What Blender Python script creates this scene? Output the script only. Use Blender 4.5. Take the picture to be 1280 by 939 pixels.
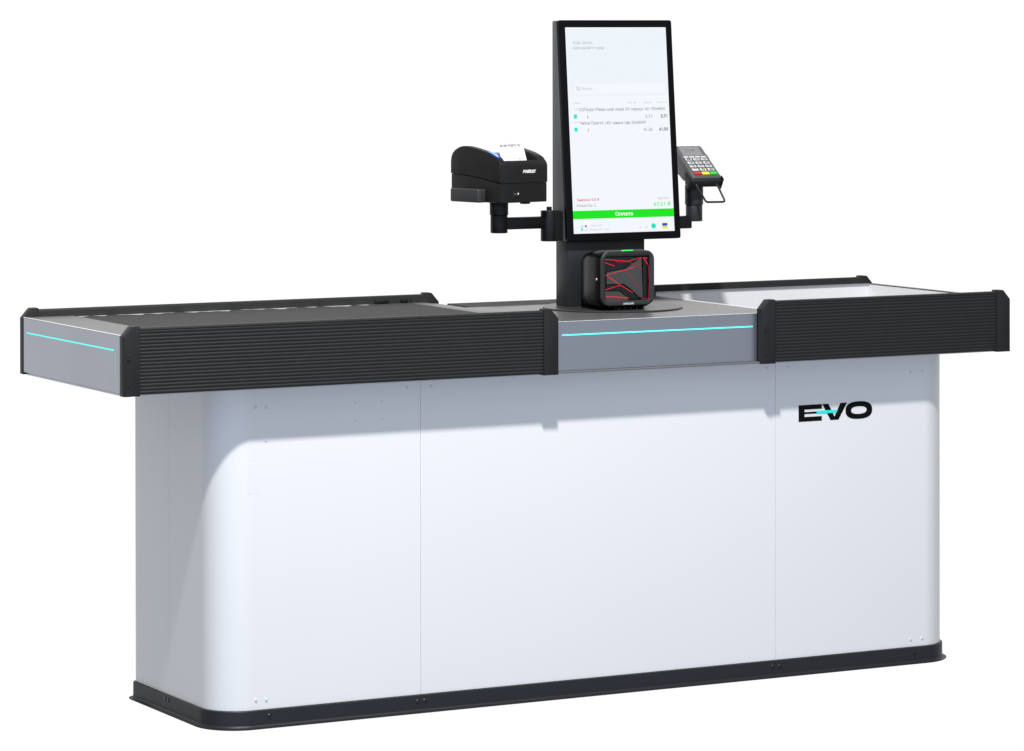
import bpy, bmesh, math, random
from mathutils import Vector, Matrix
random.seed(4)
for o in list(bpy.data.objects): bpy.data.objects.remove(o)
S = bpy.context.scene
COL = S.collection
PI = math.pi

# ------------------------------------------------------------------ camera
R = Vector((0.88083991, -0.47341222, -0.00138924))
U = Vector((0.00462915, 0.00567864, 0.99997316))
F = Vector((0.47339162, 0.8808227, -0.00719347))
cam = bpy.data.cameras.new('camera')
cam_o = bpy.data.objects.new('camera', cam); COL.objects.link(cam_o)
m3 = Matrix((R, U, -F)).transposed()
cam_o.matrix_world = Matrix.Translation(Vector((-2.99119431, -7.34291729, 1.5368175))) @ m3.to_4x4()
cam.sensor_width = 36
cam.lens = 36 * 4608.07 / 1280
cam.shift_y = -(469.5 - 71.6) / 1280
cam.clip_start = 0.1; cam.clip_end = 200
S.camera = cam_o
S.render.resolution_x = 1024; S.render.resolution_y = 751

# ------------------------------------------------------------------ world: bright white studio backdrop behind, dimmer cool room in front
w = bpy.data.worlds.new('World'); S.world = w; w.use_nodes = True
nt = w.node_tree; nt.nodes.clear()
def N(t, **k):
    n = nt.nodes.new(t)
    for a, b in k.items(): setattr(n, a, b)
    return n
tc = N('ShaderNodeTexCoord')
dt = N('ShaderNodeVectorMath', operation='DOT_PRODUCT'); dt.inputs[1].default_value = (0.47, 0.88, 0.0)
nt.links.new(tc.outputs['Generated'], dt.inputs[0])
rmp = N('ShaderNodeValToRGB')
e = rmp.color_ramp.elements
e[0].position = 0.12; e[0].color = (0.63, 0.73, 0.90, 1)
e[1].position = 0.90; e[1].color = (1.03, 1.03, 1.03, 1)
k = e.new(0.28); k.color = (0.30, 0.285, 0.265, 1)
k = e.new(0.5); k.color = (0.31, 0.28, 0.25, 1)
k = e.new(0.68); k.color = (0.34, 0.33, 0.32, 1)
k = e.new(0.78); k.color = (0.66, 0.67, 0.69, 1)
mr = N('ShaderNodeMapRange'); mr.inputs['From Min'].default_value = -1; mr.inputs['From Max'].default_value = 1
nt.links.new(dt.outputs['Value'], mr.inputs['Value']); nt.links.new(mr.outputs['Result'], rmp.inputs['Fac'])
bg = N('ShaderNodeBackground'); bg.inputs['Strength'].default_value = 1.0
nt.links.new(rmp.outputs['Color'], bg.inputs['Color'])
wo = N('ShaderNodeOutputWorld'); nt.links.new(bg.outputs['Background'], wo.inputs['Surface'])

# ------------------------------------------------------------------ key lamp: small soft box high in front, a little to the left
kl = bpy.data.lights.new('key_lamp', 'AREA'); kl.shape = 'DISK'; kl.size = 0.22; kl.energy = 276
kl.color = (1.0, 0.99, 0.975)
kl_o = bpy.data.objects.new('key_lamp', kl); COL.objects.link(kl_o)
kl_o.location = (0.02, -2.0, 4.45)
kl_o.rotation_euler = (Vector((0.95, 0.1, 0.4)) - kl_o.location).to_track_quat('-Z', 'Y').to_euler()

S.view_settings.view_transform = 'Standard'; S.view_settings.look = 'None'
S.view_settings.exposure = 0; S.view_settings.gamma = 1
S.render.engine = 'CYCLES'

# ------------------------------------------------------------------ materials
MATS = {}
def mat(name, col, rough=0.5, metal=0.0, spec=0.5, bump=0.0, bscale=300, var=0.0, vscale=6, rvar=0.0, coat=0.0, coatr=0.1, emit=None, estr=1.0, stretch=(1, 1, 1)):
    m = bpy.data.materials.new(name); m.use_nodes = True
    t = m.node_tree; b = t.nodes['Principled BSDF']
    b.inputs['Base Color'].default_value = (*col, 1)
    b.inputs['Roughness'].default_value = rough
    b.inputs['Metallic'].default_value = metal
    b.inputs['Specular IOR Level'].default_value = spec
    b.inputs['Coat Weight'].default_value = coat; b.inputs['Coat Roughness'].default_value = coatr
    if emit:
        b.inputs['Emission Color'].default_value = (*emit, 1); b.inputs['Emission Strength'].default_value = estr
    c = t.nodes.new('ShaderNodeTexCoord'); mp = t.nodes.new('ShaderNodeMapping'); mp.inputs['Scale'].default_value = stretch
    t.links.new(c.outputs['Object'], mp.inputs['Vector'])
    if bump:
        n = t.nodes.new('ShaderNodeTexNoise'); n.inputs['Scale'].default_value = bscale; n.inputs['Detail'].default_value = 3
        t.links.new(mp.outputs['Vector'], n.inputs['Vector'])
        bp = t.nodes.new('ShaderNodeBump'); bp.inputs['Strength'].default_value = bump; bp.inputs['Distance'].default_value = 0.001
        t.links.new(n.outputs['Fac'], bp.inputs['Height']); t.links.new(bp.outputs['Normal'], b.inputs['Normal'])
    if var or rvar:
        n = t.nodes.new('ShaderNodeTexNoise'); n.inputs['Scale'].default_value = vscale; n.inputs['Detail'].default_value = 5
        t.links.new(mp.outputs['Vector'], n.inputs['Vector'])
        if var:
            r = t.nodes.new('ShaderNodeMapRange'); r.inputs['To Min'].default_value = 1 - var; r.inputs['To Max'].default_value = 1 + var
            t.links.new(n.outputs['Fac'], r.inputs['Value'])
            v = t.nodes.new('ShaderNodeVectorMath'); v.operation = 'SCALE'; v.inputs[0].default_value = col
            t.links.new(r.outputs['Result'], v.inputs['Scale']); t.links.new(v.outputs['Vector'], b.inputs['Base Color'])
        if rvar:
            r = t.nodes.new('ShaderNodeMapRange'); r.inputs['To Min'].default_value = max(0.02, rough - rvar); r.inputs['To Max'].default_value = rough + rvar
            t.links.new(n.outputs['Fac'], r.inputs['Value']); t.links.new(r.outputs['Result'], b.inputs['Roughness'])
    MATS[name] = m; return m
WHITE = mat('white_powder_coat', (0.80, 0.80, 0.805), 0.38, bump=0.03, bscale=700, var=0.008, vscale=3, rvar=0.04)
SILV = mat('silver_painted_sheet', (0.46, 0.495, 0.56), 0.30, metal=0.9, bump=0.03, bscale=900, rvar=0.05)
STEEL = mat('brushed_steel', (0.20, 0.20, 0.205), 0.5, metal=0.5, bump=0.08, bscale=120, stretch=(1, 30, 30), rvar=0.06)
DECK = mat('grey_worktop_sheet', (0.100, 0.100, 0.101), 0.34, spec=0.45, bump=0.03, bscale=900, var=0.03, rvar=0.05)
DARKDECK = mat('dark_cable_cover', (0.030, 0.028, 0.027), 0.6, spec=0.3, var=0.03)
BRIGHT = mat('bright_strip', (0.88, 0.88, 0.89), 0.3, metal=0.3)
RUB = mat('black_ribbed_plastic', (0.018, 0.0185, 0.018), 0.5, spec=0.3, bump=0.05, bscale=500, var=0.05, vscale=20, rvar=0.06)
CAPM = mat('black_moulded_plastic', (0.0145, 0.0145, 0.015), 0.5, spec=0.3, bump=0.1, bscale=900, rvar=0.05)
BELT = mat('conveyor_rubber', (0.040, 0.040, 0.040), 0.8, spec=0.3, bump=0.35, bscale=900, var=0.06, vscale=10)
SKIRT = mat('anthracite_powder_coat', (0.016, 0.018, 0.022), 0.5, spec=0.35, bump=0.1, bscale=900, rvar=0.05)
LEDM = mat('cyan_light_strip', (0.1, 0.8, 0.75), 0.4, emit=(0.09, 0.88, 0.80), estr=0.75)
SCREW = mat('screw_steel', (0.70, 0.71, 0.73), 0.4)
BLKSCREW = mat('black_screw', (0.01, 0.01, 0.01), 0.3)
LOGO = mat('logo_black', (0.003, 0.003, 0.0035), 0.6, spec=0.1)
TEAL = mat('logo_teal', (0.02, 0.78, 0.72), 0.4)
COLM = mat('graphite_painted_metal', (0.020, 0.021, 0.023), 0.42, spec=0.35, bump=0.05, bscale=900, rvar=0.05)
MONM = mat('graphite_monitor_shell', (0.085, 0.086, 0.090), 0.42, bump=0.05, bscale=900)
GLOSSB = mat('black_bezel_glass', (0.004, 0.004, 0.005), 0.25, spec=0.09)
BLKP = mat('black_plastic', (0.009, 0.009, 0.0095), 0.45, spec=0.3, bump=0.12, bscale=900, rvar=0.06)
ARMM = mat('black_arm_metal', (0.007, 0.007, 0.008), 0.4, spec=0.3, rvar=0.05)
BOXM = mat('grey_cover_plastic', (0.028, 0.029, 0.031), 0.5)
GLOSSK = mat('gloss_black_plastic', (0.003, 0.003, 0.0035), 0.25, spec=0.15)
FRAMEM = mat('grey_frame_plastic', (0.028, 0.029, 0.031), 0.45, spec=0.3)
PAPER = mat('thermal_paper', (0.80, 0.81, 0.82), 0.7)
INK = mat('receipt_ink', (0.12, 0.12, 0.13), 0.8)
INKL = mat('faint_receipt_ink', (0.22, 0.22, 0.25), 0.8)
PWHITE = mat('white_print', (0.8, 0.8, 0.8), 0.5)
BLUEM = mat('blue_sticker', (0.02, 0.08, 0.62), 0.4)
CYANM = mat('pale_cyan_print', (0.3, 0.65, 0.8), 0.4)
TERM = mat('terminal_grey_plastic', (0.080, 0.080, 0.082), 0.34, rvar=0.05)
TSCR = mat('terminal_display', (0.20, 0.20, 0.205), 0.3)
KEYW = mat('white_key', (0.55, 0.55, 0.55), 0.4)
KEYR = mat('red_key', (0.5, 0.01, 0.015), 0.4); KEYY = mat('yellow_key', (0.85, 0.72, 0.02), 0.4); KEYG = mat('green_key', (0.01, 0.55, 0.03), 0.4)
MIRR = mat('scanner_mirror', (0.075, 0.08, 0.08), 0.3, metal=0.4)
MIRD = mat('scanner_dark_mirror', (0.012, 0.013, 0.014), 0.25, metal=0.3)
LASER = mat('laser_line', (0.3, 0.0, 0.01), 0.4, emit=(0.85, 0.02, 0.03), estr=1.0)
LASERD = mat('dim_laser_line', (0.2, 0.0, 0.01), 0.4, emit=(0.30, 0.012, 0.018), estr=1.0)
GLED = mat('green_led', (0.02, 0.5, 0.05), 0.4, emit=(0.03, 0.8, 0.05), estr=1.0)
def em(name, c, s=1.0):
    return mat(name, (0.0, 0.0, 0.0), 0.4, spec=0.1, emit=c, estr=s)
SCR = em('screen_white', (0.90, 0.935, 0.985)); SCRG = em('screen_grey_band', (0.855, 0.905, 0.945)); SCRW = em('screen_box_white', (0.91, 0.94, 0.99))
UIG = em('ui_grey_text', (0.30, 0.31, 0.35)); UIL = em('ui_light_text', (0.52, 0.54, 0.60)); UID = em('ui_dark_text', (0.12, 0.13, 0.16))
UIR = em('ui_red_text', (0.72, 0.12, 0.18)); UIGR = em('ui_green', (0.014, 0.80, 0.018)); UIC = em('ui_cyan', (0.02, 0.80, 0.78)); UIB = em('ui_blue', (0.03, 0.09, 0.62))
UIY = em('ui_yellow', (0.88, 0.80, 0.06)); UIW = em('ui_white', (0.95, 1.0, 0.95)); UIM = em('ui_maroon', (0.30, 0.04, 0.12))

# ------------------------------------------------------------------ helpers
class MB:
    def __init__(s): s.bm = bmesh.new()
    def box(s, x0, x1, y0, y1, z0, z1, bev=0.0, seg=2):
        b = bmesh.new(); bmesh.ops.create_cube(b, size=1)
        for v in b.verts: v.co = Vector((x0 + (v.co.x + .5) * (x1 - x0), y0 + (v.co.y + .5) * (y1 - y0), z0 + (v.co.z + .5) * (z1 - z0)))
        if bev: bmesh.ops.bevel(b, geom=b.edges[:], offset=bev, segments=seg, affect='EDGES', profile=0.5)
        return s.merge(b)
    def merge(s, b, M=None):
        me = bpy.data.meshes.new('tmp'); b.to_mesh(me); b.free()
        if M: me.transform(M)
        s.bm.from_mesh(me); bpy.data.meshes.remove(me); return s
    def prism(s, pts, a0, a1, axis='y', bev=0.0, seg=2):
        """closed outline pts (2-D) extruded from a0 to a1 along axis; pts are the other two axes in xyz order"""
        b = bmesh.new()
        def P(p, a):
            return {'x': (a, p[0], p[1]), 'y': (p[0], a, p[1]), 'z': (p[0], p[1], a)}[axis]
        A = [b.verts.new(P(p, a0)) for p in pts]; B = [b.verts.new(P(p, a1)) for p in pts]
        b.faces.new(A); b.faces.new(B[::-1])
        n = len(pts)
        for i in range(n): b.faces.new((A[i], B[i], B[(i + 1) % n], A[(i + 1) % n]))
        bmesh.ops.recalc_face_normals(b, faces=b.faces[:])
        if bev:
            b.edges.ensure_lookup_table()
            rim = [e for e in b.edges if (e.verts[0] in A) == (e.verts[1] in A)] if False else [e for e in b.edges if any(len(f.verts) == n and n > 4 for f in e.link_faces)] or b.edges[:]
            bmesh.ops.bevel(b, geom=rim, offset=bev, segments=seg, affect='EDGES', profile=0.5)
        return s.merge(b)
    def lathe(s, prof, c=(0, 0, 0), n=48, M=None):
        """prof = [(r,z)...] revolved about z, capped"""
        b = bmesh.new(); rings = []
        for r, z in prof:
            rings.append([b.verts.new((c[0] + r * math.cos(2 * PI * i / n), c[1] + r * math.sin(2 * PI * i / n), c[2] + z)) for i in range(n)])
        for a, d in zip(rings, rings[1:]):
            for i in range(n): b.faces.new((a[i], a[(i + 1) % n], d[(i + 1) % n], d[i]))
        b.faces.new(rings[0][::-1]); b.faces.new(rings[-1])
        bmesh.ops.recalc_face_normals(b, faces=b.faces[:])
        return s.merge(b, M)
    def loft(s, loops, cap=(True, True)):
        b = bmesh.new(); rings = [[b.verts.new(p) for p in L] for L in loops]; n = len(rings[0])
        for a, d in zip(rings, rings[1:]):
            for i in range(n): b.faces.new((a[i], a[(i + 1) % n], d[(i + 1) % n], d[i]))
        if cap[0]: b.faces.new(rings[0][::-1])
        if cap[1]: b.faces.new(rings[-1])
        bmesh.ops.recalc_face_normals(b, faces=b.faces[:])
        return s.merge(b)
    def tube(s, pts, r, n=12, closed=False):
        pts = [Vector(p) for p in pts]; loops = []
        for i, p in enumerate(pts):
            d = (pts[min(i + 1, len(pts) - 1)] - pts[max(i - 1, 0)]).normalized()
            a = d.orthogonal().normalized() if i == 0 else (pa - d * pa.dot(d)).normalized()
            pa = a; c = d.cross(a)
            loops.append([p + r * (math.cos(2 * PI * j / n) * a + math.sin(2 * PI * j / n) * c) for j in range(n)])
        return s.loft(loops)
    def flat(s, pts):
        vs = [s.bm.verts.new(p) for p in pts]; s.bm.faces.new(vs); return s
    def build(s, name, m, parent=None, smooth=35, M=None):
        me = bpy.data.meshes.new(name); s.bm.to_mesh(me); s.bm.free()
        if M: me.transform(M)
        me.materials.append(m)
        o = bpy.data.objects.new(name, me); COL.objects.link(o)
        if smooth:
            for p in me.polygons: p.use_smooth = True
            me.set_sharp_from_angle(angle=math.radians(smooth))
        if parent: adopt(o, parent)
        return o
def adopt(o, parent):
    o.parent = parent
    o.matrix_parent_inverse = world_of(parent).inverted()
def world_of(o):
    M = Matrix.LocRotScale(o.location, o.rotation_euler, o.scale)
    return world_of(o.parent) @ o.matrix_parent_inverse @ M if o.parent else M
def thing(name, label, cat, loc, group=None):
    o = bpy.data.objects.new(name, None); COL.objects.link(o); o.location = loc; o.empty_display_size = 0.05
    o['label'] = label; o['category'] = cat
    if group: o['group'] = group
    return o

def text_bm(strings, M):
    """strings: (text, u, v, width or None, height, bold, align); returns MB with flat lettering, in plane coordinates mapped by M"""
    out = MB()
    for (txt, u, v, width, height, bold, align, shear) in strings:
        c = bpy.data.curves.new('t', 'FONT'); c.body = txt; c.size = 1; c.offset = bold; c.shear = shear; c.resolution_u = 2
        c.fill_mode = 'FRONT'
        o = bpy.data.objects.new('t', c); COL.objects.link(o)
        bpy.context.view_layer.update()
        me = bpy.data.meshes.new_from_object(o.evaluated_get(bpy.context.evaluated_depsgraph_get()))
        bpy.data.objects.remove(o); bpy.data.curves.remove(c)
        if not me.vertices: continue
        xs = [p.co.x for p in me.vertices]; x0, x1 = min(xs), max(xs)
        sy = height / 0.72
        sx = width / (x1 - x0) if width else sy
        wd = sx * (x1 - x0)
        ox = {'l': u, 'c': u - wd / 2, 'r': u - wd}[align] - x0 * sx
        me.transform(M @ Matrix.Translation((ox, v, 0)) @ Matrix.Diagonal((sx, sy, 1, 1)))
        out.bm.from_mesh(me); bpy.data.meshes.remove(me)
    return out

def arc(cx, cy, r, a0, a1, n=10):
    return [(cx + r * math.cos(math.radians(a0 + (a1 - a0) * i / n)), cy + r * math.sin(math.radians(a0 + (a1 - a0) * i / n))) for i in range(n + 1)]

# ================================================================== CHECKOUT COUNTER
L0, L1 = 0.010, 2.332          # overall ends
YF, YB = 0.0, 0.622            # outer faces of the rails
ZB, ZT = 0.756, 0.900
GAP0, GAP1 = 1.0735, 1.620     # rails end / begin either side of the till section
WT = 0.872                     # worktop height
counter = thing('checkout_counter', 'long white checkout counter with black ribbed bumper rails, conveyor belt and EVO lettering', 'checkout counter', (1.2, 0.31, 0))

# ---- cabinet
CX0, CX1, CY0, CY1, RF, RR = 0.256, 2.215, 0.07, 0.55, 0.085, 0.022
def cab_path(off=0.0):
    """cabinet outline counter-clockwise seen from above, starting at rear-left, along the left side, the front, the right side"""
    p = []
    p += arc(CX0 + RR, CY1 - RR, RR + off, 90, 180, 8)
    p += arc(CX0 + RF, CY0 + RF, RF + off, 180, 270, 28)
    p += arc(CX1 - RF, CY0 + RF, RF + off, 270, 360, 28)
    p += arc(CX1 - RR, CY1 - RR, RR + off, 0, 90, 8)
    return p
def path_cut(path, a, b):
    """piece of polyline between arc lengths a and b"""
    out = []; s = 0
    for p, q in zip(path, path[1:]):
        p, q = Vector(p), Vector(q); l = (q - p).length
        if l < 1e-9: continue
        if s + l > a and s < b:
            t0 = max(0, (a - s) / l); t1 = min(1, (b - s) / l)
            if not out: out.append(p.lerp(q, t0))
            out.append(p.lerp(q, t1))
        s += l
    return out
def path_len(path): return sum((Vector(q) - Vector(p)).length for p, q in zip(path, path[1:]))
def path_at_x(path, x):   # arc length where the front run passes x
    s = 0
    for p, q in zip(path, path[1:]):
        l = (Vector(q) - Vector(p)).length
        if abs(p[1] - CY0) < 0.02 and abs(q[1] - p[1]) < 1e-6 and p[0] <= x <= q[0]: return s + (x - p[0])
        s += l
def path_at_y(path, y):
    s = 0
    for p, q in zip(path, path[1:]):
        l = (Vector(q) - Vector(p)).length
        if abs(p[0] - q[0]) < 1e-6 and p[1] >= y >= q[1]: return s + (p[1] - y)
        s += l
def sheet(mb, pts, z0, z1, th=0.003, e=0.0007):
    """vertical sheet standing on an open polyline, thickness inward, with tiny arrises"""
    n = len(pts); nor = []
    for i in range(n):
        d = (pts[min(i + 1, n - 1)] - pts[max(i - 1, 0)]).normalized(); nor.append(Vector((d.y, -d.x)))   # outward
    prof = [(-th, z0), (-e, z0), (0, z0 + e), (0, z1 - e), (-e, z1), (-th, z1)]
    loops = [[(p.x + nn.x * o, p.y + nn.y * o, z) for o, z in prof] for p, nn in zip(pts, nor)]
    return mb.loft(loops)
pth = cab_path(); PL = path_len(pth)
cuts = [0.0, path_at_y(pth, 0.336), path_at_x(pth, 0.757), path_at_x(pth, 1.702), PL]
g = 0.0004
panels = []
for i in range(4):
    seg = path_cut(pth, cuts[i] + (g if i else 0), cuts[i + 1] - (g if i < 3 else 0))
    nm = 'side_panel' if i == 0 else 'front_panel'
    po = sheet(MB(), seg, 0.0402, 0.7515).build(nm, WHITE, counter)
    panels.append(po)
# rear panel closes the cabinet
MB().box(CX0 + RR + .001, CX1 - RR - .001, CY1 - .003, CY1, 0.0402, 0.7515).build('rear_panel', WHITE, counter)
# inner carcass, dark in the seams
MB().box(CX0 + .03, CX1 - .03, CY0 + .03, CY1 - .03, 0.02, 0.7505).build('carcass', mat('dark_carcass', (0.05, 0.05, 0.055), 0.7), counter)
# strips behind the seams
BATT = mat('grey_batten', (0.5, 0.5, 0.51), 0.6)
for bx in ((0.742, 0.772, CY0 + .0035, CY0 + .028), (1.687, 1.717, CY0 + .0035, CY0 + .028), (CX0 + .0035, CX0 + .028, 0.321, 0.351)):
    MB().box(*bx, 0.042, 0.7505).build('seam_batten', BATT if bx[0] > .5 else BLKP, counter)
# plinth (skirting) with a small foot lip
full = [Vector(p) for p in cab_path(0.006)]
def ring(mb, off_prof):
    loops = []
    for off, z in off_prof:
        loops.append([(x, y, z) for x, y in cab_path(off)])
    return mb.loft(loops)
plinth = ring(MB(), [(0.014, 0.0), (0.016, 0.0015), (0.016, 0.003), (0.009, 0.0045), (0.0062, 0.008), (0.006, 0.039), (0.0052, 0.040), (-0.02, 0.040)]).build('plinth', SKIRT, counter)
def screw_front(x, z, y, par, m, r=0.0042, nm='screw', axis='y'):
    mb = MB()
    prof = [(r, 0), (r, 0.0008), (r * 0.8, 0.0017), (r * 0.45, 0.0017), (r * 0.38, 0.0008)]
    if axis == 'y': M = Matrix.Translation((x, y, z)) @ Matrix.Rotation(PI / 2, 4, 'X')
    else: M = Matrix.Translation((x, y, z)) @ Matrix.Rotation(-PI / 2, 4, 'Y')
    mb.lathe(prof, n=16, M=M)
    return mb.build(nm, m, par)
for x, z, pi_ in ((0.350, 0.708, 1), (0.3755, 0.706, 1), (0.3755, 0.635, 1), (0.3505, 0.062, 1), (0.3755, 0.061, 1), (0.723, 0.734, 1), (0.784, 0.733, 2), (1.677, 0.735, 2), (1.737, 0.735, 3), (2.088, 0.708, 3), (2.122, 0.708, 3), (2.088, 0.059, 3), (2.122, 0.059, 3)):
    screw_front(x, z, CY0 - 0.0001, panels[pi_], SCREW, r=0.0034)
for x in (0.594, 0.660):
    for z in (0.666, 0.706): screw_front(x, z, CY0 - 0.0001, panels[1], SCREW, r=0.0021)
screw_front(CX0 - 0.0001, 0.632, 0.226, panels[1], SCREW, r=0.0022, axis='x') if False else None
for x in (0.380, 0.746, 0.764, 1.691, 1.709, 2.095): screw_front(x, 0.026, CY0 - 0.0061, plinth, BLKSCREW, r=0.0048)
for y in (0.327, 0.345):
    MB().lathe([(0.0048, 0), (0.0048, 0.0008), (0.004, 0.0017), (0.002, 0.0017)], n=16, M=Matrix.Translation((CX0 - 0.0061, y, 0.031)) @ Matrix.Rotation(-PI / 2, 4, 'Y')).build('screw', BLKSCREW, plinth)
# faint flush hatches
for (x0, x1, z0, z1) in ((0.332, 0.357, 0.518, 0.585),):
    MB().box(x0, x1, CY0 - 0.0002, CY0 + 0.001, z0, z1, 0.0004, 1).build('service_hatch', WHITE, panels[1])
# ---- EVO lettering (flat decal cut from vinyl)
sx = 0.210 / 1070.0; sz = 0.0395 / 245.0
def lg(x, y): return (1.767 + (x - 95) * sx, 0.6425 - y * sz)
def vinyl(mb, pts, holes=None, y=CY0 - 0.0005):
    mb.prism([lg(*p) for p in pts], y, y + 0.0004, 'y')
    return mb
mbl = MB(); vinyl(mbl, [(95, 0), (430, 0), (430, 68), (180, 68), (180, 105), (360, 105), (360, 135), (180, 135), (180, 177), (430, 177), (430, 245), (95, 245)])
mbl.build('letter', LOGO, panels[3])
mbl = MB(); vinyl(mbl, [(437, 0), (525, 0), (613, 198), (700, 0), (797, 0), (672, 245), (555, 245)]); mbl.build('letter', LOGO, panels[3])
def sup(cx, cy, a, b, n, k=64):
    r = []
    for i in range(k):
        t = 2 * PI * i / k; c, s = math.cos(t), math.sin(t)
        r.append((cx + a * math.copysign(abs(c) ** (2 / n), c), cy + b * math.copysign(abs(s) ** (2 / n), s)))
    return r
mbl = MB(); A = [lg(*p) for p in sup(970, 121, 195, 131, 2.5)]; B = [lg(*p) for p in sup(970, 121, 113, 57, 2.4)]
loops = [[(x, CY0 - .0001, z) for x, z in A], [(x, CY0 - .0005, z) for x, z in A], [(x, CY0 - .0005, z) for x, z in B], [(x, CY0 - .0001, z) for x, z in B]]
mbl.loft(loops, (False, False)).build('letter', LOGO, panels[3])
mbl = MB(); vinyl(mbl, [(355, 96), (662, 96), (642, 140), (355, 140)], y=CY0 - 0.0009); mbl.build('logo_bar', TEAL, panels[3])

# ---- upper tray under everything
MB().box(L0 + .006, L1 - .006, 0.024, 0.598, 0.7518, 0.7575, .001, 1).build('tray', SILV, counter)
# ---- end sheets
for xa, xb in ((L0, L0 + .003), (L1 - .003, L1)):
    ep = MB().box(xa, xb, 0.0225, 0.5995, 0.7585, 0.8825, .0006, 1).build('end_panel', SILV, counter)
    if xa == L0:
        MB().box(xa - .0008, xa + .0032, 0.0225, 0.5995, 0.8826, 0.8842, .0005, 1).build('edge_strip', BRIGHT, ep)  # near-white strip paints the highlight along the panel's top edge
        MB().box(xa - .0012, xa + .0005, 0.055, 0.578, 0.8480, 0.8508, .0004, 1).build('light_strip', LEDM, ep)
# ---- till front sheet
fp = MB().box(GAP0 + .001, GAP1 - .001, 0.020, 0.023, 0.7585, WT - .0012, .0006, 1).build('till_front_panel', SILV, counter)
MB().box(GAP0 + .001, GAP1 - .001, 0.0192, 0.0232, WT - .0011, WT - .0001, .0003, 1).build('edge_strip', BRIGHT, fp)
MB().box(GAP0 + .001, GAP1 - .001, 0.0060, 0.0235, 0.7545, 0.7580, .0008, 1).build('bottom_flange', STEEL, fp)  # brought forward so its cast shadow continues the edge under the rails
MB().box(1.0945, 1.607, 0.0188, 0.0205, 0.8389, 0.8420, .0004, 1).build('light_strip', LEDM, fp)

# ---- conveyor
MB().box(L0 + .0035, 0.130, 0.0232, 0.5995, 0.8795, 0.8832, .0006, 1).build('deck_plate', STEEL, counter)
# belt wrapped over rollers; rear edge made wavy to break up the bright strip
bm = MB(); n = 220; front = 0.0235; loops = []
def wav(x): return min(0.5988, 0.582 + 0.008 * math.sin(x * 37) + 0.008 * math.sin(x * 83 + 1) + 0.007 * math.sin(x * 141 + 2.2)) if x < .93 else .5915
prof = []
for i in range(n + 1):
    x = 0.1335 + (0.997 - 0.1335) * i / n
    zt_ = 0.8815 - (0.006 if i in (0, n) else 0)
    y1 = wav(x)
    loops.append([(x, front, 0.868), (x, front, zt_), (x, y1, zt_), (x, y1, 0.868)])
bm.loft(loops).build('conveyor_belt', BELT, counter)
MB().box(0.134, 0.93, 0.545, 0.5996, 0.866, 0.8810, .0006, 1).build('gap_strip', BRIGHT, counter)  # added bright strip, stands in for the broken white line at the gap
MB().box(0.93, 0.998, 0.5925, 0.5995, 0.868, 0.8820, .0006, 1).build('gap_strip', CAPM, counter)
# steel transfer strips
MB().box(0.9985, 1.036, 0.0235, 0.5995, 0.868, 0.8805, .001, 1).build('transfer_strip', STEEL, counter)
MB().box(1.0365, 1.0395, 0.0235, 0.5995, 0.868, 0.8800, .0005, 1).build('strip_trim', BRIGHT, counter)
MB().box(1.040, 1.0680, 0.0235, 0.5995, 0.866, 0.8772, .001, 1).build('transfer_strip', STEEL, counter)
MB().box(1.0684, 1.0715, 0.0235, 0.5995, 0.866, 0.8765, .0005, 1).build('strip_trim', BRIGHT, counter)
# ---- worktop of the till section and rear cable cover
MB().prism([(1.0722, 0.0235), (1.6795, 0.0235), (1.6795, 0.5995), (1.118, 0.5995), (1.118, 0.503), (1.0722, 0.503)], 0.864, WT, 'z').build('worktop', DECK, counter)
MB().box(1.119, 1.6685, 0.5035, 0.640, WT - .0035, WT + .0002, .0004, 1).build('cable_cover', DARKDECK, counter)
MB().box(1.0722, 1.6795, 0.600, 0.603, 0.7585, 0.8715).build('till_rear_panel', SILV, counter)
# ---- bagging well
MB().box(1.6800, 1.6830, 0.0235, 0.5965, 0.760, 0.8745, .0008, 1).build('well_divider', WHITE, counter)
well = MB().box(1.684, 2.3280, 0.0235, 0.5990, 0.7585, 0.7615).build('well_floor', STEEL, counter)
MB().box(1.6835, 2.3280, 0.5965, 0.5998, 0.7620, 0.8835, .0006, 1).build('well_wall', WHITE, counter)
MB().box(1.6835, 2.3280, 0.0225, 0.0240, 0.7620, 0.8835).build('well_wall', WHITE, counter)
MB().box(2.3205, 2.3235, 0.0245, 0.5960, 0.7620, 0.8815, .0006, 1).build('well_wall', WHITE, counter)
MB().box(2.3190, 2.3315, 0.0245, 0.5960, 0.8827, 0.8840, .0005, 1).build('edge_strip', STEEL, counter)
MB().box(1.684, 2.3180, 0.5915, 0.5962, 0.8822, 0.8842, .0005, 1).build('shade_lip', SILV, counter)  # added lip, overhangs to cast a shade band on the rear wall

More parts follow.
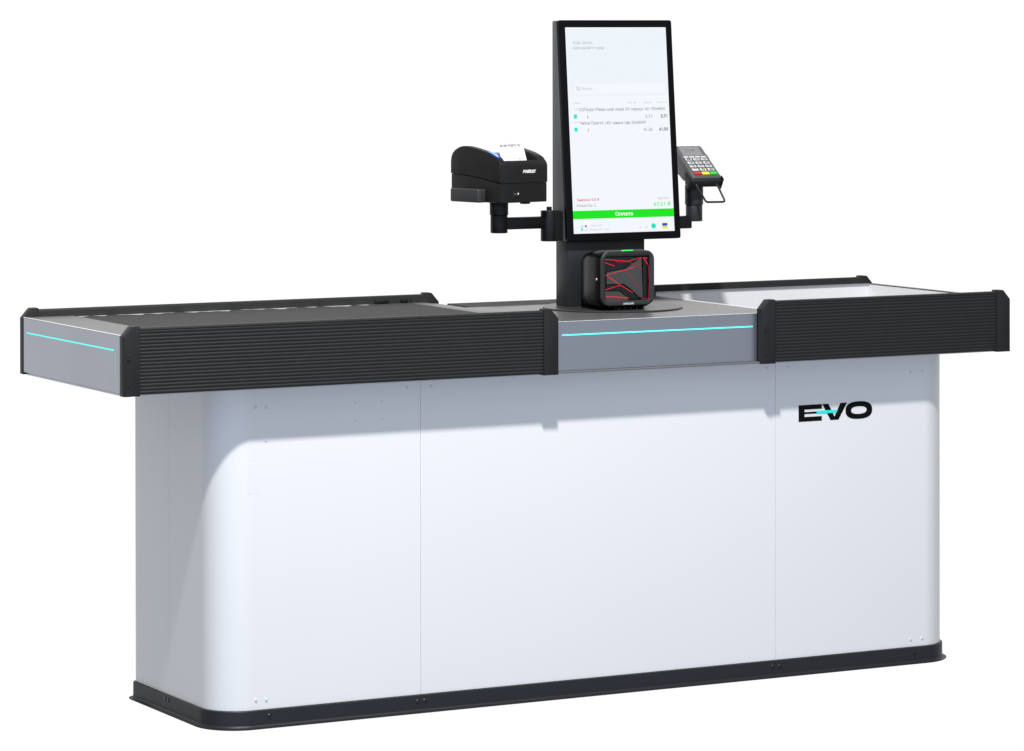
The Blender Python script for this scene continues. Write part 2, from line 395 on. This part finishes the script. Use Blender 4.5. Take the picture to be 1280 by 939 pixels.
# ---- ribbed bumper rails with moulded end caps
def rail_profile(yf, yi):
    """profile in (y,z); yf outer face, yi inner face"""
    s = 1 if yi > yf else -1; p = []
    z = ZB; NR = 18; z1 = ZT - 0.0065; pitch = (z1 - ZB) / NR
    for i in range(NR):
        a = ZB + i * pitch
        p += [(yf + s * .0014, a), (yf + s * .0014, a + pitch * .16), (yf + s * .0005, a + pitch * .34), (yf, a + pitch * .55), (yf, a + pitch * .80), (yf + s * .0006, a + pitch * .92)]
    p += [(yf + s * .0028, z1), (yf + s * .0010, z1 + .0012), (yf + s * .0010, ZT - .0022), (yf + s * .003, ZT - .0004), (yf + s * .005, ZT)]
    p += [(yi - s * .004, ZT), (yi - s * .0012, ZT - .0012), (yi, ZT - .004), (yi, ZB)]
    return p
def cap_mb(xo, xi, yf, yi):
    """end cap: xo outer end, xi inner end, chamfered outer top corner"""
    s = 1 if xi > xo else -1
    ys = sorted((yf, yi))
    zt = ZT + .0035; zb = ZB - .003
    pts = [(xo, zb), (xo, 0.8815), (xo + s * .0020, 0.8835), (xo + s * .0185, zt - .0012), (xo + s * .0215, zt), (xi - s * .002, zt), (xi, zt - .002), (xi, zb)]
    return MB().prism(pts, ys[0], ys[1], 'y', bev=0.0014, seg=2)
def rail(x0, x1, yo, yi, detail=True):
    s = 1 if yi > yo else -1
    r = MB().prism(rail_profile(yo + s * .002, yi), x0 + 0.0365, x1 - 0.0365, 'x').build('bumper_rail', RUB, counter, smooth=50)
    for xo, xi in ((x0, x0 + 0.0375), (x1, x1 - 0.0375)):
        c = cap_mb(xo, xi, yo - s * .0025, yi + s * .0008).build('end_cap', CAPM, r)
        if detail and xo == x0:
            y = yo - s * .0025
            MB().box(x0 + .0035, x0 + .0165, min(y - .0012, y), max(y - .0012, y) + .001, ZB - .003, ZB + .088, .0006, 1).build('cap_insert', CAPM, c)
            for zz in (ZB + .018, ZB + .076):
                screw_front(x0 + .010, zz, y - .0012, c, BLKSCREW, r=.0026)
    return r
rail(L0, GAP0, YF, 0.022)
rail(GAP1, L1, YF, 0.022)
r3 = rail(L0, GAP0 + .002, YB, 0.600, False)
r4 = rail(GAP1, L1 + .004, YB, 0.600, False)
# belt sensor housings on the inner face of the rear left rail
MB().box(0.902, 0.937, 0.5905, 0.5998, 0.8828, 0.8905, .0015, 2).build('belt_sensor', BLKP, r3)
MB().box(0.972, 0.988, 0.5905, 0.5998, 0.8825, 0.8915, .0015, 2).build('belt_sensor', BLKP, r3)
MB().lathe([(0.0028, 0), (0.0028, .001), (.0018, .0016)], n=14, M=Matrix.Translation((1.000, 0.5997, 0.889)) @ Matrix.Rotation(PI / 2, 4, 'X')).build('screw', BLKSCREW, r3)

# ================================================================== DISPLAY STAND
stand = thing('display_stand', 'graphite column on a round base plate carrying the tall screen and two side arms', 'stand', (1.404, 0.33, WT))
MB().lathe([(0.1670, 0), (0.1680, .0006), (0.1680, .0026), (0.1666, .0036)], c=(1.404, 0.327, WT + .0004), n=96).build('base_plate', mat('base_plate_grey', (0.036, 0.036, 0.037), 0.34, spec=0.4), stand)
CL, CR, CF, CB = 1.2985, 1.5105, 0.357, 0.417
colm = MB().box(CL, CR, CF, CB, WT + .0040, 1.0335, .0018, 2).build('column', COLM, stand)
MB().box(1.330, 1.480, 0.405, 0.4165, 1.034, 1.22, .002, 1).build('screen_bracket', COLM, stand)
# hinge joint seam between the column and the monitor
MB().box(CL + .001, CR - .001, CF + .004, CB - .003, 1.0337, 1.0372, .0008, 1).build('joint_plate', ARMM, stand)
AY = 0.385
def cyl(mb, x, y, z0, z1, r, b=.0015):
    return mb.lathe([(r - b, 0), (r - b * .3, b * .3), (r, b), (r, z1 - z0 - b), (r - b * .3, z1 - z0 - b * .3), (r - b, z1 - z0)], c=(x, y, z0), n=40)
# left arm
armL = MB().box(1.1300, 1.2500, AY - .012, AY + .012, 1.064, 1.0925, .003, 2).build('support_arm', ARMM, stand)
armL['label'] = 'short black arm on the left of the column under the receipt printer'
cl = cyl(MB(), 1.2625, AY, 1.033, 1.1065, 0.0205).build('clamp', ARMM, armL)
cyl(MB(), 1.2625, AY, 1.107, 1.1155, 0.0065, .001).build('knob', ARMM, cl)
MB().box(1.268, 1.2968, AY - .020, AY + .020, 1.0345, 1.1050, .002, 1).build('mounting_block', ARMM, armL)
pl_ = cyl(MB(), 1.1265, AY, 1.056, 1.098, 0.0205).build('pole', ARMM, armL)
cyl(MB(), 1.1265, AY, 1.0985, 1.1310, 0.0222).build('sleeve', ARMM, pl_)
# right arm
armR = MB().box(1.5130, 1.6560, AY - .010, AY + .012, 1.0535, 1.0840, .003, 2).build('support_arm', ARMM, stand)
armR['label'] = 'short black arm on the right of the column under the card terminal'
pr_ = cyl(MB(), 1.6670, AY, 1.0705, 1.110, 0.0205).build('pole', COLM, armR)
cyl(MB(), 1.6670, AY, 1.1105, 1.1600, 0.0225).build('sleeve', COLM, pr_)
MB().box(1.512, 1.522, AY - .02, AY + .02, 1.046, 1.096, .002, 1).build('mounting_block', ARMM, armR)

# ================================================================== TOUCHSCREEN MONITOR
mon = thing('touchscreen_monitor', 'tall portrait checkout screen in a black bezel showing a shopping list and green pay bar', 'monitor', (1.446, 0.36, 1.033))
Vv = Vector((0, 0.045, 0.529)); H = Vv.length; V = Vv.normalized(); X = Vector((1, 0, 0)); NN = X.cross(V)   # NN points forward (-Y)
O = Vector((1.288, 0.340, 1.033)); Wd = 0.315
Mp = Matrix(((X.x, V.x, NN.x, O.x), (X.y, V.y, NN.y, O.y), (X.z, V.z, NN.z, O.z), (0, 0, 0, 1)))   # plane coords (u,v,n)
def plane_box(mb, u0, u1, v0, v1, n0, n1, bev=0, seg=2):
    t = MB().box(u0, u1, v0, v1, n0, n1, bev, seg); me = bpy.data.meshes.new('t'); t.bm.to_mesh(me); t.bm.free(); me.transform(Mp)
    mb.bm.from_mesh(me); bpy.data.meshes.remove(me); return mb
def rrect(u0, u1, v0, v1, r, n=6):
    p = []
    for cx, cy, a in ((u1 - r, v0 + r, -90), (u1 - r, v1 - r, 0), (u0 + r, v1 - r, 90), (u0 + r, v0 + r, 180)):
        p += arc(cx, cy, r, a, a + 90, n)
    return p
# front frame: rounded slab with bevelled rim, opening recessed for the display
SU0, SU1, SV0, SV1 = 0.0180, 0.2985, 0.0180, 0.5135
def P3(u, v, nn): return Mp @ Vector((u, v, nn))
def ringp(u0, u1, v0, v1, r, nn): return [P3(a, b, nn) for a, b in rrect(u0, u1, v0, v1, r)]
MB().loft([ringp(0.0, Wd, 0.0, H, .006, -.010), ringp(0.0, Wd, 0.0, H, .006, -.0012), ringp(.0008, Wd - .0008, .0008, H - .0008, .0055, -.0002), ringp(.002, Wd - .002, .002, H - .002, .005, 0),
           ringp(SU0, SU1, SV0, SV1, .0004, 0), ringp(SU0, SU1, SV0, SV1, .0004, -.0012), ringp(SU0, SU1, SV0, SV1, .0004, -.010)], (False, False)).build('bezel', GLOSSB, mon)
# rear shell: wedge filling between the tilted front and the upright column line
p0 = O - NN * .0102; p1 = O + V * (H) - NN * .0102
sh = MB().prism([(p0.y, p0.z + .0005), (CB, p0.z + .0045), (CB, p1.z - .004), (CB - .003, p1.z - .001), (p1.y, p1.z - .0005)], 1.2890, 1.2890 + Wd - .002, 'x', bev=.0015).build('rear_shell', MONM, mon)
# vent slot and screws low on the left side of the shell
MB().box(1.2880, 1.2892, 0.3775, 0.3845, 1.052, 1.096, .0004, 1).build('side_slot', BLKSCREW, sh)
for z in (1.047, 1.0975):
    MB().lathe([(0.0042, 0), (0.0042, .0004), (.003, .0009)], n=16, M=Matrix.Translation((1.2889, 0.4015, z)) @ Matrix.Rotation(-PI / 2, 4, 'Y')).build('side_screw', BLKSCREW, sh)
MB().box(1.2880, 1.2893, 0.372, 0.413, 1.0362, 1.0405, .0004, 1).build('side_trim', STEEL, sh)
scr = plane_box(MB(), SU0 + .0002, SU1 - .0002, SV0 + .0002, SV1 - .0002, -.004, -.0010).build('screen', SCR, mon, smooth=0)
def pr(nm, m, rects, lvl):
    mb = MB()
    for (u0, u1, v0, v1) in rects: plane_box(mb, u0, u1, v0, v1, -.0009, -.0009 + .00015 * lvl)
    return mb.build(nm, m, scr, smooth=0)
pr('header_area', SCRG, [(0.0222, 0.2955, 0.3475, 0.5105)], 1)
pr('search_box', SCRW, [(0.0375, 0.2880, 0.3535, 0.3775)], 2)
pr('pay_button', UIGR, [(0.0184, 0.2981, 0.0531, 0.0728)], 1)
Mt = Mp @ Matrix.Translation((0, 0, -.0003))
def T(txt, u, v, wd, h, b=0.0, al='l', sh=0.0): return (txt, u, v, wd, h, b, al, sh)
def tx(nm, m, L):
    for q in L: text_bm([q], Mt).build(nm, m, scr, smooth=0)
tx('greeting_text', UIL, [T('Будь ласка,', .0381, .4735, .053, .0068, .015), T('відскануйте товар', .0375, .4608, .0864, .0066, .015)])
mg = MB(); cxx, cyy = .0455, .3668
for i in range(20):
    a0, a1 = 2 * PI * i / 20, 2 * PI * (i + 1) / 20
    mg.flat([Mt @ Vector((cxx + r * math.cos(a), cyy + r * math.sin(a), 0)) for r, a in ((.0044, a0), (.0044, a1), (.0034, a1), (.0034, a0))])
mg.flat([Mt @ Vector(q) for q in ((.0484, .3646, 0), (.0520, .3610, 0), (.0512, .3602, 0), (.0477, .3639, 0))])
mg.build('search_icon', UIG, scr, smooth=0)
tx('search_text', UIL, [T('Пошук', .0545, .3628, .032, .0062, .01)])
tx('column_headings', UIL, [T('Назва', .0304, .3290, .0198, .0040), T('Кіл-ть', .1821, .3290, .0237, .0040), T('Ціна ₴', .2261, .3290, .0214, .0040), T('Вартість ₴', .2643, .3292, .0290, .0040)])
tx('product_text', UIG, [T('222Пюре Мівіна шеф пюре 37г перець чіп 1926445/0', .0460, .3118, .2400, .0074, .012),
                         T('Чипси Прінглс 165г шинка сир 2266830/0', .0465, .2795, .1842, .0072, .012),
                         T('••', .0325, .3142, .0095, .0050), T('••', .0325, .2818, .0095, .0050),
                         T('-', .210, .2965, None, .006), T('-', .210, .2650, None, .006), T('5,71', .2298, .2938, .0190, .0072, .01), T('61,50', .2245, .2622, .0240, .0072, .01)])
tx('price_text', UID, [T('1', .0690, .2938, None, .0074, .02), T('1', .0690, .2622, None, .0074, .02), T('5,71', .2733, .2938, .0180, .0074, .03), T('61,50', .2674, .2622, .0246, .0074, .03)])
tk = pr('tick_box', UIC, [(.0321, .0406, .2938, .3040)], 2); tk2 = pr('tick_box', UIC, [(.0321, .0406, .2626, .2724)], 2)
for zc in (.2989, .2675):
    m_ = MB(); c = .0364
    Mq = Mp @ Matrix.Translation((0, 0, -.0004))
    for a, b in (((-.0026, 0), (-.0006, -.0022)), ((-.0006, -.0022), (.0028, .0024))):
        dx, dy = b[0] - a[0], b[1] - a[1]; l = math.hypot(dx, dy); nx, ny = -dy / l * .0006, dx / l * .0006
        m_.flat([Mq @ Vector((c + p[0] + s * nx, zc + p[1] + s * ny, 0.0001)) for p, s in ((a, -1), (b, -1), (b, 1), (a, 1))])
    m_.build('tick_mark', UIGR, tk if zc > .28 else tk2, smooth=0)
tx('discount_text', UIR, [T('Знижка: 0.0 ₴', .0302, .0958, .0607, .0066, .012)])
tx('quantity_text', UIG, [T('Кількість: 2', .0295, .0820, .0521, .0066, .005)])
tx('total_heading', UIL, [T('Вартість:', .2542, .0955, .0323, .0058, .01)])
tx('total_text', UIGR, [T('67,21 ₴', .2427, .0800, .0470, .0088, .008)])
tx('pay_text', UIW, [T('Оплата', .1347, .0588, .0485, .0086, .02)])
tx('status_text', UIL, [T('Гаврилюк', .0630, .0350, .0343, .0042), T('Зміна № 1401', .0625, .0248, .0530, .0042), T('н', .2007, .0272, None, .0055), T('16', .2165, .0272, None, .0055)])
fl = pr('status_flag', UIB, [(.2642, .2785, .0310, .0378)], 1); pr('flag_stripe', UIY, [(.2642, .2785, .0242, .0309)], 1)
gl = MB(); gl.flat([Mt @ Vector((.2395 + .0067 * math.cos(2 * PI * i / 28), .0316 + .0067 * math.sin(2 * PI * i / 28), 0)) for i in range(28)])
gl.build('status_badge', UIC, scr, smooth=0)
gl = MB(); gl.flat([Mt @ Vector((.2395 + a, .0316 + b, .0002)) for a, b in ((-.002, -.003), (.0, -.0035), (.0026, .0010), (.0010, .0032), (-.0026, .0022))]); gl.build('badge_symbol', UIGR, scr, smooth=0)
pr('user_icon', UIC, [(.0385, .0440, .0262, .0300), (.0398, .0428, .0300, .0345)], 1); pr('user_icon', UIM, [(.0500, .0545, .0335, .0380)], 1)
pr('user_icon_frame', UIG, [(.0370, .0500, .0362, .0370), (.0360, .0550, .0246, .0253), (.0543, .0550, .0253, .0330)], 1)

# ================================================================== BARCODE SCANNER
sc = thing('barcode_scanner', 'glossy black box scanner with red laser lines behind its window, in front of the column', 'barcode scanner', (1.385, 0.265, WT + .008))
SX0, SX1, SZ0, SZ1 = 1.3005, 1.4465, 0.8825, 1.0160; SYF = 0.200
def rr3(x0, x1, z0, z1, r, y, n=8): return [(a, y, b) for a, b in rrect(x0, x1, z0, z1, r, n)]
MB().loft([rr3(SX0 + .003, SX1 - .003, SZ0 + .003, SZ1 - .003, .022, SYF + .004), rr3(SX0, SX1, SZ0, SZ1, .024, SYF + .010), rr3(SX0 - .001, SX1, SZ0 - .002, SZ1 + .001, .024, SYF + .03),
           rr3(SX0 + .002, SX1 - .002, SZ0 - .001, SZ1 - .001, .022, SYF + .07), rr3(SX0 + .008, SX1 - .008, SZ0 + .001, SZ1 - .010, .020, SYF + .110), rr3(SX0 + .014, SX1 - .014, SZ0 + .006, SZ1 - .016, .016, SYF + .122)]).build('housing', GLOSSK, sc, smooth=60)
WX0, WX1, WZ0, WZ1 = 1.3115, 1.4330, 0.8985, 1.0035
MB().loft([rr3(SX0 + .001, SX1 - .001, SZ0 + .004, SZ1, .022, SYF + .006), rr3(SX0 + .001, SX1 - .001, SZ0 + .004, SZ1, .022, SYF + .001), rr3(SX0 + .003, SX1 - .003, SZ0 + .006, SZ1 - .002, .021, SYF - .001),
           rr3(WX0 - .003, WX1 + .003, WZ0 - .003, WZ1 + .003, .007, SYF - .001), rr3(WX0, WX1, WZ0, WZ1, .005, SYF + .001), rr3(WX0, WX1, WZ0, WZ1, .005, SYF + .0035)], (False, False)).build('frame', FRAMEM, sc, smooth=40)
# window: dark backing with inner mirrors seen behind it and laser lines
win = MB().prism(rrect(WX0, WX1, WZ0, WZ1, .005), SYF + .0034, SYF + .0050, 'y').build('window', GLOSSK, sc)
def wz(px, py):   # window layout coordinates 0..1
    return (WX0 + (px - 140) / 560 * (WX1 - WX0), WZ1 - (py - 195 + .03 * (px - 140)) / 545 * (WZ1 - WZ0))
def wpoly(nm, m, polys, y):
    mb = MB()
    for q in polys: mb.prism([wz(*p) for p in q], y - .0003, y, 'y')
    return mb.build(nm, m, win, smooth=0)
wpoly('mirror', MIRR, [[(165, 385), (400, 345), (480, 280), (600, 205), (615, 700), (575, 690), (470, 590), (380, 525), (165, 530)]], SYF + .0032)
wpoly('mirror', MIRR, [[(145, 620), (320, 620), (430, 700), (430, 735), (150, 740)]], SYF + .0032)
wpoly('dark_mirror', MIRD, [[(145, 205), (590, 200), (470, 270), (400, 335), (165, 375), (145, 375)], [(165, 545), (370, 535), (570, 705), (450, 715), (330, 610), (145, 608)]], SYF + .0033)
wpoly('dark_mirror', MIRD, [[(625, 205), (665, 205), (665, 725), (610, 725)]], SYF + .0033)
def lines(nm, m, L, w, y):
    for q in L:
        mb = MB()
        for (a, b), (c, d) in zip(q, q[1:]):
            A_, B_ = Vector(wz(a, b)), Vector(wz(c, d)); dd = (B_ - A_).normalized(); nn = Vector((-dd.y, dd.x)) * w / 2
            mb.prism([tuple(A_ - nn), tuple(B_ - nn), tuple(B_ + nn), tuple(A_ + nn)], y - .0003, y, 'y')
        mb.build(nm, m, win, smooth=0)
lines('laser_beam', LASER, [[(145, 228), (290, 238), (440, 250), (520, 225), (600, 205)], [(145, 265), (210, 290), (262, 308)], [(145, 425), (280, 385), (390, 360), (510, 320)], [(165, 425), (330, 540), (490, 635)], [(150, 600), (240, 570), (330, 545)]], .0010, SYF + .0026)
lines('laser_beam', LASER, [[(620, 205), (650, 240), (680, 290)], [(150, 682), (280, 688), (435, 700)], [(640, 205), (675, 215)]], .0013, SYF + .0026)
lines('laser_beam', LASERD, [[(690, 300), (700, 500), (690, 720)], [(600, 712), (690, 712)], [(510, 320), (600, 280)], [(430, 250), (520, 300), (610, 350)], [(420, 380), (500, 490), (590, 600)], [(280, 700), (430, 704)], [(250, 235), (330, 265), (440, 252)]], .0009, SYF + .0026)
MB().box(1.3580, 1.3880, SYF + .001, SYF + .006, SZ1 - .0010, SZ1 + .0018, .0008, 2).build('status_light', GLED, sc)
text_bm([T('DATALOGIC', 1.3745, .8895, .0290, .0042, .03, 'c')], Matrix(((1, 0, 0, 0), (0, 0, -1, SYF - .00115), (0, 1, 0, 0), (0, 0, 0, 1)))).build('brand_text', PWHITE, sc, smooth=0)
for x in (1.352, 1.368, 1.384, 1.400, 1.416):
    MB().box(x, x + .004, SYF + .006, SYF + .03, SZ0 - .0065, SZ0 + .001, .001, 1).build('foot', BLKP, sc)
MB().box(1.335, 1.405, SYF + .115, CF - .0005, .905, .975, .003, 1).build('mount', BLKP, sc)
MB().lathe([(0.0028, 0), (0.0028, .0006), (.0018, .0012)], n=14, M=Matrix.Translation((SX0 - .0012, SYF + .020, .950)) @ Matrix.Rotation(-PI / 2, 4, 'Y')).build('side_button', PWHITE, sc)

# ================================================================== RECEIPT PRINTER
PX, PY, PZ = 1.1265, AY, 1.1320
prn = thing('receipt_printer', 'black receipt printer on the left arm with a white receipt coming out of its top', 'receipt printer', (PX, PY, PZ))
PM = Matrix.Translation((PX, PY, PZ)) @ Matrix.Rotation(math.radians(11), 4, 'Z') @ Matrix.Translation((-.072, -.0955, 0))
PW, PD = 0.143, 0.190
prof = [(0, .086), (.003, .0935), (.014, .105), (.029, .1115), (.043, .1165), (.062, .1205), (.082, .1245), (.105, .1285), (.125, .1310), (.139, .1315), (.152, .1302), (.163, .1265), (.174, .1215), (.183, .1140), (.188, .105), (.190, .094)]
seamz = [(.190, .0655), (.150, .0640), (.110, .0605), (.070, .0560), (.035, .0505), (.0, .0462)]
def pcheek(x0, x1):
    pts = [(.0079, .0988), (.0152, .1058)] + prof[3:] + seamz[:-1] + [(.0079, .0474)]
    t = MB().prism(pts, x0, x1, 'x', bev=.0022, seg=2); return t
t = pcheek(0, .018)
cover = t.build('side_cheek', BLKP, prn, M=PM)
pcheek(PW - .022, PW).build('side_cheek', BLKP, prn, M=PM)
MB().prism([(.0022, .0470), (.0022, .086), (.0030, .0900), (.008, .0962), (.020, .0985), (.0215, .0930), (.060, .080), (.185, .080), (.187, .067), (.100, .062), (.05, .055)], .0182, PW - .0222, 'x').build('paper_cover', BLKP, prn, M=PM)
MB().prism([(.0, .0463), (.0, .086), (.0028, .0930), (.0075, .0980), (.0078, .0970), (.0078, .0480)], .0001, PW - .0001, 'x', bev=.0016).build('front_cover', BLKP, prn, M=PM)
# lower base, slightly inset, raised corner underneath
MB().prism([(.002, .0), (.0012, .006), (.0012, .0455), (.035, .0498), (.070, .0553), (.110, .0598), (.150, .0633), (.1885, .0648), (.1885, .0)], .0012, PW - .0012, 'x', bev=.002).build('base', BLKP, prn, M=PM)
MB().box(-.024, .0005, .055, .162, .000, .032, .004, 3).build('side_cover', BOXM, prn, M=PM)
MB().box(.080, .098, .010, .028, -.0045, .0, .001, 1).build('foot', BLKP, prn, M=PM)
sw = MB().box(.038, .058, -.0006, .002, .0125, .0265, .0008, 1).build('power_switch', BLKSCREW, prn, M=PM)
text_bm([T('–', .043, .0172, .005, .010, .03, 'c')], PM @ Matrix(((1, 0, 0, 0), (0, 0, -1, -.0009), (0, 1, 0, 0), (0, 0, 0, 1)))).build('switch_mark', INKL, sw, smooth=0)
text_bm([T('•', .052, .0162, .0045, .0105, .03, 'c')], PM @ Matrix(((1, 0, 0, 0), (0, 0, -1, -.0009), (0, 1, 0, 0), (0, 0, 0, 1)))).build('switch_mark', PWHITE, sw, smooth=0)
text_bm([T('POSIFLEX', .0870, .0700, .0410, .0066, .06, 'c', .35)], PM @ Matrix(((1, 0, 0, 0), (0, 0, -1, -.0004), (0, 1, 0, 0), (0, 0, 0, 1)))).build('brand_text', PWHITE, prn, smooth=0)
# blue label on the left cheek's top
def chk(y):
    for (a, b), (c, d) in zip(prof, prof[1:]):
        if a <= y <= c: return b + (d - b) * (y - a) / (c - a)
lb = MB(); loops = []
for y in (.018, .029, .043, .054):
    z = chk(y) + .0004; loops.append([(.003, y, z - .0003), (.003, y, z + .0003), (.0170, y, z + .0003), (.0170, y, z - .0003)])
lb.loft(loops).build('blue_label', BLUEM, prn, M=PM)
lb = MB(); loops = []
for y in (.022, .029, .043, .048):
    z = chk(y) + .0009; loops.append([(.007, y, z - .0003), (.007, y, z + .0003), (.0115, y, z + .0003), (.0115, y, z - .0003)])
lb.loft(loops).build('label_print', CYANM, prn, M=PM)
# receipt: sheet rising from the slot, leaning back slightly
def sheet_pts(u, v):  # u across 0..1, v up 0..1
    x = .022 + .076 * u
    y = .022 + .020 * v + .006 * v * v
    z = .094 + .060 * v
    return Vector((x, y, z))
def curved(mb, f, nu=2, nv=10, th=.00025):
    g_ = [[mb.bm.verts.new(f(i / nu, j / nv)) for i in range(nu + 1)] for j in range(nv + 1)]
    h_ = [[mb.bm.verts.new(f(i / nu, j / nv) + Vector((0, th, 0))) for i in range(nu + 1)] for j in range(nv + 1)]
    for j in range(nv):
        for i in range(nu):
            mb.bm.faces.new((g_[j][i], g_[j][i + 1], g_[j + 1][i + 1], g_[j + 1][i])); mb.bm.faces.new((h_[j][i + 1], h_[j][i], h_[j + 1][i], h_[j + 1][i + 1]))
    for j in range(nv):
        mb.bm.faces.new((g_[j][0], g_[j + 1][0], h_[j + 1][0], h_[j][0])); mb.bm.faces.new((g_[j + 1][nu], g_[j][nu], h_[j][nu], h_[j + 1][nu]))
    for i in range(nu):
        mb.bm.faces.new((g_[nv][i], g_[nv][i + 1], h_[nv][i + 1], h_[nv][i])); mb.bm.faces.new((g_[0][i + 1], g_[0][i], h_[0][i], h_[0][i + 1]))
    return mb
rc = curved(MB(), sheet_pts).build('receipt', PAPER, prn, M=PM)
def rtext(nm, m, L):
    mb = text_bm(L, Matrix.Identity(4))
    for v in mb.bm.verts:
        p = sheet_pts(v.co.x, v.co.y); v.co = p + Vector((0, -.0004, 0))
    return mb.build(nm, m, rc, smooth=0, M=PM)
rtext('receipt_print', INK, [T('МАГАЗИН ПРОДУКТИ ТОВ 1', .07, .62, .84, .085, .05)])
for q in (T('ЧЕК № 213', .27, .90, .36, .05, .01), T('КАСА 03  67,21', .22, .81, .46, .05, .01), T('Пюре 37г', .07, .50, .26, .045), T('5,71', .74, .44, .16, .05, .01), T('Чипси 165г', .07, .38, .28, .045),
          T('61,50', .50, .30, .20, .055, .01), T('ПДВ 20%', .07, .24, .26, .045), T('СУМА', .07, .13, .22, .05), T('67,21', .70, .12, .22, .06, .02), T('07-05-21', .12, .04, .25, .045)):
    rtext('receipt_print', INKL, [q])
# older strip of paper curling back over the cover
def tail(u, v):
    return Vector((.024 + .090 * u, .050 + .118 * v, .112 + .026 * v - .010 * v * v))
curved(MB(), tail).build('paper_tail', mat('grey_paper', (0.62, 0.64, 0.68), 0.7), prn, M=PM)

# ================================================================== CARD TERMINAL
tm = thing('card_terminal', 'grey card payment terminal with white keys on the right arm behind the screen', 'card terminal', (1.667, AY, 1.161))
TA = math.radians(33)
TM = Matrix.Translation((1.631, 0.330, 1.1815)) @ Matrix.Rotation(math.radians(-4), 4, 'Z') @ Matrix.Rotation(TA, 4, 'X')      # local x right, y up the face, z out of the face
TW, TL = 0.078, 0.140
side = [(.000, -.004), (.004, .0), (.125, .0), (.133, -.002), (.140, -.010), (.140, -.030), (.110, -.046), (.040, -.040), (.012, -.026), (.0, -.016)]
# body profile in (y,z), extruded across, edges rounded
bd = MB().prism(side, 0, TW, 'x', bev=.003, seg=3).build('body', TERM, tm, M=TM)
MB().box(-.0035, TW + .0035, -.004, .038, -.030, -.010, .004, 2).build('grip_band', CAPM, tm, M=TM)
MB().box(.004, TW - .004, -.0022, .004, -.0225, -.0185, .001, 1).build('card_slot', BLKSCREW, tm, M=TM)
MB().box(.012, TW - .012, .088, .126, -.001, .0006, .0004, 1).build('display', TSCR, tm, M=TM)
text_bm([T('12:45', TW / 2, .108, .024, .006, .01, 'c')], TM @ Matrix.Translation((0, 0, .0008))).build('display_text', TERM, tm, smooth=0)
MB().box(TW - .001, TW + .004, .080, .100, -.018, -.004, .0018, 2).build('side_button', TERM, tm, M=TM)
kw = (TW - .014) / 4
for i in range(4):
    MB().box(.007 + kw * i + .0012, .007 + kw * (i + 1) - .0012, .0785, .0845, .0002, .0022, .0008, 1).build('function_key', KEYW, tm, M=TM)
kw = (TW - .014) / 3; lab = ['1', '2 ABC', '3 DEF', '4 GHI', '5 JKL', '6 MNO', '7 PQR', '8 TUV', '9 WXY', '*', '0', '#']
for r_ in range(4):
    for c_ in range(3):
        x0 = .007 + kw * c_; y0 = .0660 - r_ * .0145
        kk = MB().box(x0 + .0022, x0 + kw - .0022, y0, y0 + .0098, .0002, .0026, .001, 2).build('number_key', KEYW, tm, M=TM)
        text_bm([T(lab[r_ * 3 + c_], x0 + kw / 2, y0 + .0018, .0105, .0066, .05, 'c')], TM @ Matrix.Translation((0, 0, .0028))).build('key_print', INK, kk, smooth=0)
for i, (m_, nm) in enumerate(((KEYR, 'cancel_key'), (KEYY, 'correct_key'), (KEYG, 'enter_key'))):
    x0 = .007 + kw * i
    MB().box(x0 + .0012, x0 + kw - .0012, .0065, .0165, .0002, .0030, .001, 2).build(nm, m_, tm, M=TM)
for xa, xb in ((-.0062, -.0036), (TW + .0036, TW + .0062)):
    MB().box(xa, xb, -.006, .010, -.034, -.004, .0012, 2).build('hook', CAPM, tm, M=TM)
# wire handle below
hp = [(1.637, .325, 1.163), (1.6385, .320, 1.155), (1.650, .306, 1.126), (1.6515, .304, 1.1225), (1.655, .303, 1.1205), (1.700, .303, 1.1200), (1.7045, .304, 1.1215), (1.7055, .306, 1.1245), (1.697, .320, 1.155), (1.695, .325, 1.163)]
MB().tube(hp, .0025).build('wire_handle', ARMM, tm)
MB().box(1.652, 1.690, .352, .405, 1.1602, 1.1690, .002, 1).build('tilt_bracket', CAPM, tm)
